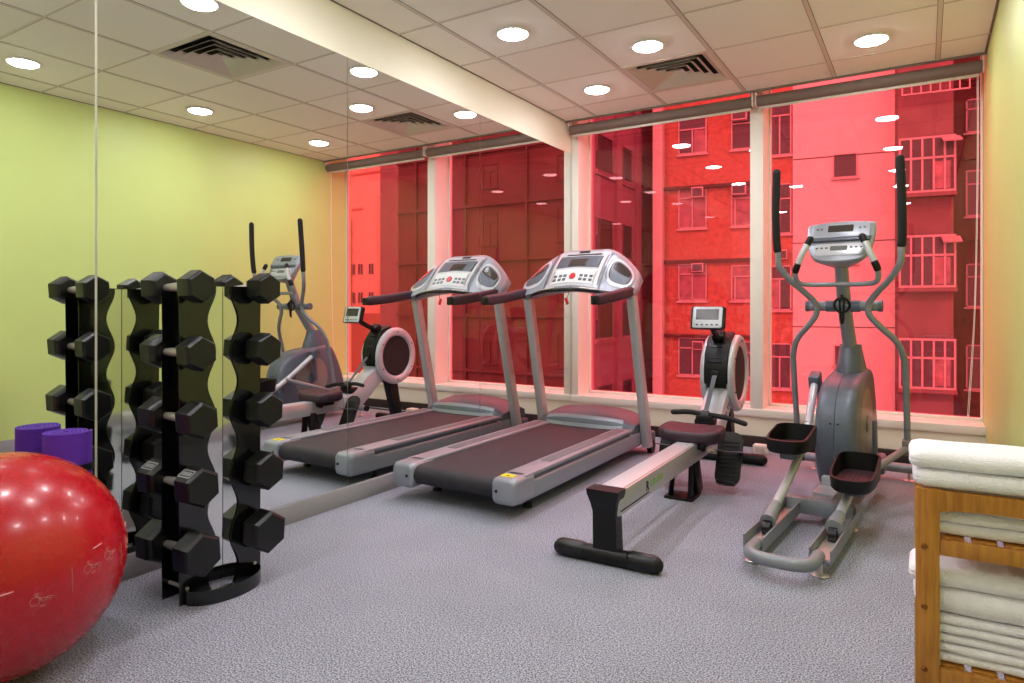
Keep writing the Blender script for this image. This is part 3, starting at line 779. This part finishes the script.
# swinging arms
for s_ in (-1, 1):
    pth = [(.295, 1.02, 1.79), (.302, 1.03, 1.60), (.302, 1.045, 1.42), (.297, 1.055, 1.345), (.292, 1.065, 1.275), (.245, 1.11, 1.20), (.175, 1.165, 1.125), (.134, 1.20, 1.07), (.132, 1.215, 1.01), (.18, 1.245, .945), (.25, 1.295, .865), (.28, 1.335, .78), (.287, 1.37, .68), (.287, 1.46, .30)]
    P = catmull([Vector((s_*a, c, d)) for a, c, d in pth], 6)
    w = MB(); w.tube(P[15:], .0165, 14); ar = w.build('swing_arm', 'grey_tube', el, ang=60)
    w = MB(); w.tube(P[:17], .021, 16, cap='round'); w.build('arm_grip', 'foam', ar, ang=60)
    w = MB(); w.box((s_*.287, 1.465, .275), (.05, .07, .09), RX(R(12)), bev=.012); w.build('arm_knuckle', 'shroud_side', ar)
# fixed hand bar
fx = [(-.125, 1.03, 1.415), (-.15, 1.015, 1.36), (-.175, 1.01, 1.30), (-.198, 1.02, 1.235), (-.19, 1.05, 1.185), (-.14, 1.09, 1.172), (0, 1.12, 1.172), (.14, 1.09, 1.172), (.19, 1.05, 1.185), (.198, 1.02, 1.235), (.175, 1.01, 1.30), (.15, 1.015, 1.36), (.125, 1.03, 1.415)]
P = catmull([Vector(p) for p in fx], 6)
w = MB(); w.tube(P, .0135, 14, cap='round'); fxo = w.build('fixed_handlebar', 'grey_tube', el, ang=60)
for lo, hi, m, r_, nm in ((0, 3, 'black', .018, 'grip_end'), (3, 14, 'silver_lt', .0165, 'pulse_grip'), (14, 17, 'black', .018, 'grip_end')):
    for q in (P[lo:hi+1], P[len(P)-1-hi:len(P)-lo]):
        w = MB(); w.tube(q, r_, 14, cap='round' if nm == 'grip_end' else 'flat'); w.build(nm, m, fxo, ang=60)
# console
ce = T(0.004, 1.13, 1.403) @ RX(R(60))
outl = [(-.118, -.115), (-.150, -.06), (-.166, .02), (-.168, .095), (-.150, .112), (-.07, .122), (0, .125), (.07, .122), (.150, .112), (.168, .095), (.166, .02), (.150, -.06), (.118, -.115), (.05, -.135), (-.05, -.135)]
outl = [(p.x, p.y) for p in catmull([Vector((a, c, 0)) for a, c in outl], 3, True)]
w = MB(); w.loft([[ce @ Vector((x*k, y*k+dy, z)) for x, y in outl] for z, k, dy in ((.014, .965, 0), (.010, .99, 0), (0, 1., 0), (-.02, .985, 0), (-.05, .80, -.015), (-.085, .5, -.045), (-.115, .30, -.06))])
co = w.build('console', 'tmill', el, ang=45)
def cpr(name, m, poly, z0, z1, bev=0.):
    w = MB(); w.prism(poly, 'z', z0, z1, bev=bev); w.bm.transform(ce); return w.build(name, m, co, ang=40)
cpr('upper_face', 'tmill', rrect(.285, .095, .018, cy=.062), .012, .018, .002)
cpr('console_screen', 'lcd', rrect(.125, .042, .005, cy=.072), .017, .020)
cpr('ledge_shadow_bar', 'shroud', rrect(.295, .018, .006, cy=-.002), .012, .03, .003)
cpr('book_rest', 'tmill', rrect(.30, .010, .004, cy=.010), .012, .034, .002)
cpr('lower_face', 'silver_lt', rrect(.235, .075, .02, cy=-.062), .012, .017, .002)
cpr('lower_screen', 'lcd_grey', rrect(.085, .028, .006, cy=-.055), .016, .019)
for s_ in (-1, 1):
    for k in range(3): cpr('button', 'lcd_grey', rrect(.014, .010, .004, cx=s_*(.06+.024*k), cy=-.052), .016, .019)
    for k in range(2): cpr('button', 'lcd_grey', rrect(.012, .012, .004, cx=s_*(.095+.02*k), cy=.072), .017, .020)
# cranks, pedal arms and pedals
def pedal_side(s_, cr, ped, bend, roll, sl):
    # cr = crank joint, ped = pedal centre, roll = roller centre
    w = MB(); w.box(((s_*.140), (1.36+cr[1])/2, (.40+cr[2])/2), (.022, .05, math.dist((1.36, .40), cr[1:])+.05), RX(math.atan2(1.36-cr[1], cr[2]-.40)), bev=.01); ck = w.build('crank', 'shroud', el)
    w = MB(); w.box(cr, (.06, .10, .09), RX(R(20)), bev=.014); w.build('crank_joint', 'shroud', ck)
    w = MB(); w.tube([roll, bend, (cr[0], cr[1], cr[2])], .021, 14, 8); pa = w.build('pedal_arm', 'silver_lt', el, ang=60)
    w = MB(); rv = (Vector(bend)-Vector(roll)).normalized()
    w.tube([Vector(roll)-rv*.01, Vector(roll)+rv*.06, Vector(roll)+rv*.125], lambda t_: .033-.008*t_*t_, 16); w.build('roller_fork', 'grey_tube', pa, ang=50)
    w = MB(); w.tube([(roll[0]-.016, roll[1]-.015, .088), (roll[0]+.016, roll[1]-.015, .088)], .032, 22); w.build('roller', 'rubber', pa)
    # pedal tray
    mt = T(*ped) @ RX(sl)
    out = [(-.090, -.07), (-.076, -.145), (-.032, -.185), (.032, -.185), (.076, -.145), (.090, -.07), (.09, .02), (.085, .14), (.05, .185), (-.05, .185), (-.085, .14), (-.09, .02)]
    out = [(p.x, p.y) for p in catmull([Vector((a, c, 0)) for a, c in out], 4, True)]
    w = MB()
    def hgt(y): return .05+.045*min(1, max(0, (y+.12)/.2))
    rings = [[mt @ Vector((x*.9, y*.95, -.012)) for x, y in out], [mt @ Vector((x, y, 0)) for x, y in out], [mt @ Vector((x*1.04, y*1.02, hgt(y))) for x, y in out], [mt @ Vector((x*.94, y*.95, hgt(y)+.003)) for x, y in out], [mt @ Vector((x*.90, y*.92, .012)) for x, y in out]]
    w.loft(rings); pd = w.build('pedal', 'black', el, ang=40)
    w = MB(); w.prism([(x*.86, y*.89) for x, y in out], 'z', .011, .015); 
    for q in range(6): w.box((-.05+.02*q, 0, .016), (.006, .26, .003))
    w.bm.transform(mt); w.build('pedal_pad', 'plum', pd)
    w = MB(); w.box((ped[0], ped[1]-.02, ped[2]-.03), (.075, .12, .045), RX(sl), bev=.01); w.build('pedal_bracket', 'shroud', pd)
    # link to the swinging arm
    a = Vector((s_*.287, 1.455, .27)); f = .62
    c = Vector(bend).lerp(Vector(cr), .3)
    w = MB(); w.tube([a, a.lerp(c, .5)+Vector((0, 0, -.0)), c], .019, 12, 4); w.build('connecting_link', 'grey_tube', el, ang=60)
pedal_side(-1, (-.162, 1.335, .625), (-.134, .66, .360), (-.126, .86, .335), (-.122, .205, .12), R(-3))
pedal_side(1, (.162, 1.37, .185), (.155, .63, .240), (.130, .84, .195), (.127, .275, .12), R(2))

# ------------------------------------------------------------------ towel shelf and towels
sf = thing('towel_shelf', 'honey coloured wooden slatted towel shelf against the green wall', 'shelf', (-.018, 1.752, 0), R(1.2))
PW = .046; SW, SD = .32, .205
for x, y in ((0, 0), (SW-PW, 0), (0, SD-.025), (SW-PW, SD-.025)):
    w = MB(); w.box((x+PW/2, y+.0125, .322), (PW, .025, .644), bev=.002); lg = w.build('post', 'wood', sf)
    if y == 0:
        for z in (.515, .38, .24):
            w = MB(); w.lathe([(.0, .004), (.004, .0035), (.006, .001), (.0062, -.001)], T(x+PW/2-.006, y, z) @ RX(R(90)), 14); w.build('screw', 'screw', lg)
for y in (.012, SD-.0125):
    w = MB(); w.prism([(PW, .642), (SW-PW, .642), (SW-PW, .594), (SW-PW-.03, .598)]+[(PW+.02+(SW-2*PW-.05)*(1-q/8), .600+.0035*math.sin(PI*q/8)) for q in range(9)]+[(PW, .594)], 'y', y-.009, y+.009); w.build('top_rail', 'wood', sf)
for zs in (.523, .238):
    for y in (.012, SD-.0125):
        w = MB(); w.box((SW/2, y, zs-.007), (SW-2*PW, .018, .034), bev=.002); w.build('shelf_rail', 'wood', sf)
    for k in range(4):
        w = MB(); w.box((PW+.025+k*(SW-2*PW-.05)/3, SD/2, zs+.006), (.046, SD-.05, .012), bev=.002); w.build('slat', 'wood', sf)
def towel(x0, x1, y0, y1, z0, h, seed, label, folds=1):
    w = MB(); nx, ny, nz = 26, 16, 8
    bb = bmesh.new(); bmesh.ops.create_cube(bb, size=1); bmesh.ops.subdivide_edges(bb, edges=bb.edges[:], cuts=13, use_grid_fill=True)
    cx, cy = (x0+x1)/2, (y0+y1)/2; W_, D_ = x1-x0, y1-y0
    for v in bb.verts:
        p = v.co*2
        r_ = min(h*.5, .03)
        q = Vector((p.x*W_/2, p.y*D_/2, p.z*h/2))
        # round the box
        inner = Vector((max(-W_/2+r_, min(W_/2-r_, q.x)), max(-D_/2+r_, min(D_/2-r_, q.y)), max(-h/2+r_, min(h/2-r_, q.z))))
        d = q-inner
        if d.length > 1e-6: q = inner+d.normalized()*min(r_, max(d.length, r_*.98))
        nrm = noise.noise_vector(Vector((q.x*9+seed*3.1, q.y*9, q.z*6+seed)))
        q += Vector((nrm.x*.006, nrm.y*.005, nrm.z*.0022))
        if p.z > .95: q.z += .002*math.cos(p.x*1.4)*math.cos(p.y*1.4)
        # fold slit at mid height on the open ends
        if folds and abs(p.x) > .9 and abs(p.z) < .12: q.x *= .965
        v.co = q+Vector((cx, cy, z0+h/2))
    w._merge(bb)
    o = w.build('folded_towel', 'towel', None, ang=80); o.location = sf.location; o.rotation_euler = sf.rotation_euler
    return tag(o, label, 'towel', 'folded white towels on the shelf')
def stack(z, items, tail):
    for i, (x0, x1, y0, y1, h, lb) in enumerate(items): towel(x0, x1, y0, y1, z, h-.0025, i*7+tail, lb); z += h-.0005
    return z
NMS = ['lowest', 'second from the bottom', 'third from the bottom', 'fourth from the bottom', 'fifth from the bottom', 'sixth from the bottom']
up = [(.028, SW-.0, .030, .174, .0275, 'thin folded white towel on the upper shelf, %s of its stack' % NMS[k]) for k in range(4)]
up += [(-.006, SW+.003, .0, .19, .042, 'thick folded white towel just under the topmost one, above the top rail'), (-.012, SW+.003, .0, .185, .042, 'thick folded white towel on the very top of the shelf')]
stack(.538, up, 1)
lo_ = [(.01, SW-.005, .030, .174, .0215, 'thin folded white towel on the lower shelf, %s of its stack' % NMS[k]) for k in range(5)]
lo_ += [(-.004, SW, .028, .176, .060, 'thick folded white towel on the lower shelf, just under its top towel'), (-.012, SW, .028, .176, .048, 'thick folded white towel on top of the lower shelf stack')]
stack(.253, lo_, 31)

# ------------------------------------------------------------------ outside
b = MB(); b.box((10, 45, -16.2), (160, 110, .4)); struct(b.build('ground', 'ground'))
def bld(name, label, loc, rz=0.):
    return thing(name, label, 'building', (loc[0], loc[1], -16), rz)
def bwin(par, x0, x1, z0, z1, y, nv=(.5,), transom=None, m='win_dark', fw=.05, face='y', curtain=None, fm='win_frame'):
    """framed window on a wall; y = wall face, frame stands a little proud of it"""
    Z = 16
    w = MB()
    def bx(a0, a1, c0, c1, p0, p1):
        if face == 'y': w.box(((a0+a1)/2, y-(p0+p1)/2, (c0+c1)/2+Z), (a1-a0, p1-p0, c1-c0))
        else: w.box((y+(p0+p1)/2, (a0+a1)/2, (c0+c1)/2+Z), (p1-p0, a1-a0, c1-c0))
    zt = z1 if transom is None else z0+(z1-z0)*transom
    for a0, a1, c0, c1 in [(x0, x0+fw, z0, z1), (x1-fw, x1, z0, z1), (x0, x1, z0, z0+fw), (x0, x1, z1-fw, z1)]: bx(a0, a1, c0, c1, -.02, .06)
    if transom is not None: bx(x0, x1, zt-fw/2, zt+fw/2, -.02, .06)
    for q in nv: xx = x0+(x1-x0)*q; bx(xx-fw/2, xx+fw/2, z0, zt, -.02, .06)
    bx(x0-.06, x1+.06, z0-.07, z0, -.02, .10)
    f = w.build('window', fm, par)
    w = MB()
    bx(x0+.01, x1-.01, z0+.01, z1-.01, -.02, .015); w.build('pane', m, f)
    if curtain:
        w = MB(); bx(x0+(x1-x0)*curtain[0], x0+(x1-x0)*curtain[1], z0+.06, zt-.04, .012, .022); w.build('curtain', 'win_curtain', f)
    return f
def ac(par, x0, x1, z0, z1, y):
    w = MB(); w.box(((x0+x1)/2, y-.14, (z0+z1)/2+16), (x1-x0, .3, z1-z0), bev=.02); a = w.build('air_conditioner', 'win_frame', par)
    w = MB(); w.box(((x0+x1)/2, y-.295, (z0+z1)/2+16), ((x1-x0)*.8, .012, (z1-z0)*.74)); w.build('grille', 'win_dark', a)
FA = math.atan2(.134, .991)
mb_ = bld('apartment_block', 'apartment block facing the window, orange tiled strip beside a plain pale wall', (-7.23, 25.17), FA)
w = MB(); w.box((.85, 4, 7), (4.75, 8, 44)); w.build('tiled_wall', 'tile_orange', mb_)
w = MB(); w.box((4.90, 3.98, 7), (3.34, 8.04, 44)); w.build('plain_wall', 'pale_render', mb_)
w = MB(); w.box((-1.52, -.2, 7), (.36, .5, 44)); w.build('corner_pier', 'pale_render', mb_)
for z in (8.5, 5.58, 2.78, -.05, -2.9):
    w = MB(); w.box((.55, -.06, z+16), (3.8, .22, .12)); w.build('floor_ledge', 'brick_dark', mb_)  # ledge coloured dark to paint in its shadow line
for z in (6.32, 3.33, .35):
    w = MB(); w.box((4.9, -.045, z+16), (3.32, .02, .03)); w.build('joint_line', 'brick_dark', mb_)
for i, (z1, z0) in enumerate(((8.37, 6.86), (5.65, 4.03), (2.70, 1.28), (-.10, -1.55))):
    bwin(mb_, -.81, .25, z0, z1, 0, (.5,), .72 if i else .62, 'win_dark' if i in (0, 3) else 'win_curtain', curtain=(.55, .95) if i == 0 else None)
    bwin(mb_, 1.12, 1.85, z0, z1-.1, 0, (.2,) if i else (), .68, 'win_dark' if i in (0, 3) else 'win_curtain', curtain=(.3, .8) if i == 1 else None)
    bwin(mb_, 2.40, 3.19, z0-.35, z1-.35+.2 if i else 8.57, 0, (.5,), .7, 'win_dark', curtain=(.05, .45) if i == 2 else None)
for x0, z1, x1, z0 in ((-.29, 5.56, .15, 5.16), (1.15, 8.4, 1.70, 7.89), (1.15, 5.57, 1.67, 5.16), (-.29, 2.70, .15, 2.36), (-.25, -.23, .15, -.56), (2.7, 3.1, 3.05, 2.75)): ac(mb_, x0, x1, z0, z1, 0)
for x0, z1, x1, z0 in ((4.53, 6.38, 5.28, 5.55), (4.53, 3.40, 5.28, 2.57), (4.56, -.28, 4.91, -1.01)):
    bwin(mb_, x0, x1, z0, z1, -.04, (), None, fw=.035)
# projecting bay
w = MB(); w.box((7.18, 3.5, 7), (1.52, 8.8, 44)); by = w.build('bay_wall', 'bay_render', mb_)
for z0, z1 in ((4.72, 6.42), (1.70, 3.30), (-1.52, .02)):
    w = MB(); w.box((7.18, -1.08, (z0+z1)/2+16), (1.5, .36, z1-z0)); bw = w.build('bay_window', 'win_dark', mb_)
    w = MB()
    for x in (6.43, 6.74, 7.05, 7.36, 7.66, 7.93): w.box((x, -1.27, (z0+z1)/2+16), (.06, .05, z1-z0))
    for z in (z0, z0+(z1-z0)*.62, z1): w.box((7.18, -1.27, z+16), (1.56, .06, .07))
    for y in (-.92,): w.box((7.945, y, (z0+z1)/2+16), (.05, .06, z1-z0))
    w.build('bay_frame', 'win_frame', bw)
    w = MB(); w.box((7.18, -1.08, z0+15.9), (1.62, .46, .12)); w.build('bay_sill', 'bay_render', bw)
    if z1 > 1:
        w = MB(); w.box((7.80, -1.55, z1-.15+16), (.5, .5, .04), RX(R(24))); w.build('open_sash', 'win_frame', bw)
    w = MB(); w.box((7.60, -1.262, z0+.5+16), (.42, .02, .85)); w.build('curtain', 'win_curtain', bw)
w = MB()
for z in (7.85, 8.42): w.box((7.4, -1.25, z+16), (1.85, .05, .05))
for k in range(8): w.box((6.5+.26*k, -1.25, 24.13), (.04, .04, .6))
w.build('balcony_rail', 'win_frame', mb_)
w = MB(); w.tube([(7.99, -.4, 4), (7.99, -.4, 29)], .05, 8); w.build('drain_pipe', 'bay_render', mb_)

rb = bld('brick_tenement', 'long dark red tenement right of the bay windows, filling the mirrored window', (1.2, 29.0))
w = MB(); w.box((9.15, 4, 6), (20.1, 8, 48)); w.build('facade_wall', 'brick_dark', rb)
for z0, z1 in ((7.3, 8.5), (4.3, 5.95), (1.05, 2.6), (-1.9, -.3)):
    bwin(rb, -.05+.1, 1.1, z0, z1, 0, (.45,), .7, 'win_dark')
    for x in (5.2, 8.0, 12.4, 15.6): bwin(rb, x, x+.9, z0, z1, 0, (.5,), .7, 'brick_dark', fw=.03, fm='brick_dark')
for z in (9.2, 6.4, 3.5, .6, -2.3):
    w = MB(); w.box((9.6, -.08, z+16), (19.2, .2, .14)); w.build('floor_ledge', 'brick_dark', rb)
for x in (2.5, 4.6, 7.0, 10.6, 14.4, 17.8):
    w = MB(); w.tube([(x, -.12, 4), (x, -.12, 30)], .07, 8); w.build('drain_pipe', 'brick_dark', rb)

lb_ = bld('mauve_office', 'mauve office block seen at a steep angle beyond the treadmill console', (-9.5, 20.6))
w = MB(); w.box((-5, 2.95, 7), (10, 5.9, 44)); w.build('office_wall', 'stone_mauve', lb_)
for k in range(-2, 5):
    z1 = 6.98-2.88*k; z0 = z1-1.25
    for a0, a1 in ((.12, 1.5), (2.4, 3.35), (4.4, 5.6)):
        bwin(lb_, a0, a1, z0, z1, 0, (), None, 'win_dark', fw=.02, face='x', fm='stone_mauve')
    bwin(lb_, -1.5, -.15, z0, z1, 0, (.5,), None, 'win_dark', fw=.04, fm='stone_mauve')
    w = MB(); w.box((.03, 2.95, z0+16-.12), (.10, 5.9, .10)); w.build('floor_ledge', 'stone_mauve', lb_)
for a in (1.95, 3.9):
    w = MB(); w.box((.05, a, 7), (.14, .45, 44)); w.build('wall_rib', 'stone_mauve', lb_)
nb = bld('side_block', 'narrow rose block mirrored beside the dark red tenement', (30.6, 40.0))
w = MB(); w.box((.15, 3, 16), (2.6, 6, 60)); w.build('block_wall', 'bay_render', nb)
td = bld('distant_tower', 'distant pale tower with small windows, seen only in the mirror', (51.2, 60.0))
w = MB(); w.box((2.4, 3, 14.4), (4.8, 6, 28.8)); w.build('tower_wall', 'far_render', td)
w = MB(); w.box((1.6, 2, 29.6), (2.4, 3, 2.0)); w.build('roof_hut', 'far_render', td)
for z in (6.4, 2.9, -.6, -4.0):
    for x in (.5, 2.3, 3.6): bwin(td, x, x+.9, z-1.4, z, 0, (.5,), None, 'brick_dark', fw=.06)
w = MB()
for z in range(0, 28, 2): w.box((4.5, -.1, z), (.8, .1, .12))
w.tube([(4.2, -.15, 0), (4.2, -.15, 28)], .06, 6); w.build('fire_ladder', 'brick_dark', td)
hb_ = bld('sky_cover_slab', 'broad pale slab added to cover bright sky behind the distant tower in the mirror', (56, 84.0))  # made-up block, added to hide the over-bright sky in the mirrored window
w = MB(); w.box((12, 4, 30), (50, 8, 60)); w.build('slab_wall', 'far_render', hb_)
for k in range(9):
    w = MB(); w.box((12, -.1, 4+6*k), (50.2, .3, .3)); w.build('slab_ledge', 'tile_orange', hb_)
eb = bld('low_block', 'low orange block in the distance, mirrored at the window corner', (44, 46.0))
w = MB(); w.box((8, 3, 8.2), (18, 6, 16.4)); w.build('low_wall', 'tile_orange', eb)
w = MB(); w.box((8, -.1, 16.5), (18.2, .3, .4)); w.build('parapet', 'far_render', eb)

# ------------------------------------------------------------------ light
wd = bpy.data.worlds.new('sky'); SC.world = wd; wd.use_nodes = True
nt = wd.node_tree; bg = nt.nodes['Background']
bg.inputs['Color'].default_value = (1.0, .97, .95, 1); bg.inputs['Strength'].default_value = 4.6
sd = bpy.data.lights.new('sun', 'SUN'); sd.energy = 2.4; sd.angle = R(3); sd.color = (1, .95, .9)
so = bpy.data.objects.new('sun', sd); COL.objects.link(so)
so.rotation_euler = Vector((.20, .82, -.60)).to_track_quat('-Z', 'Y').to_euler()

# ------------------------------------------------------------------ camera
cd = bpy.data.cameras.new('camera'); cam = bpy.data.objects.new('camera', cd); COL.objects.link(cam)
cam.location = (0, 0, 1.05); cam.rotation_euler = (R(90), 0, R(31.8))
cd.sensor_width = 36; cd.lens = 36*666/1024; cd.shift_y = -34.5/1024; cd.clip_start = .05; cd.clip_end = 300
SC.camera = cam

vs = SC.view_settings; vs.view_transform = 'Standard'; vs.look = 'None'; vs.exposure = 0.; vs.gamma = 1.; vs.use_curve_mapping = False
cy = SC.cycles
cy.use_denoising = True
try: cy.denoiser = 'OPENIMAGEDENOISE'
except Exception: pass
cy.max_bounces = 10; cy.diffuse_bounces = 5; cy.glossy_bounces = 6; cy.transparent_max_bounces = 16; cy.transmission_bounces = 6
cy.sample_clamp_indirect = 4.; cy.blur_glossy = .6
cy.caustics_reflective = True
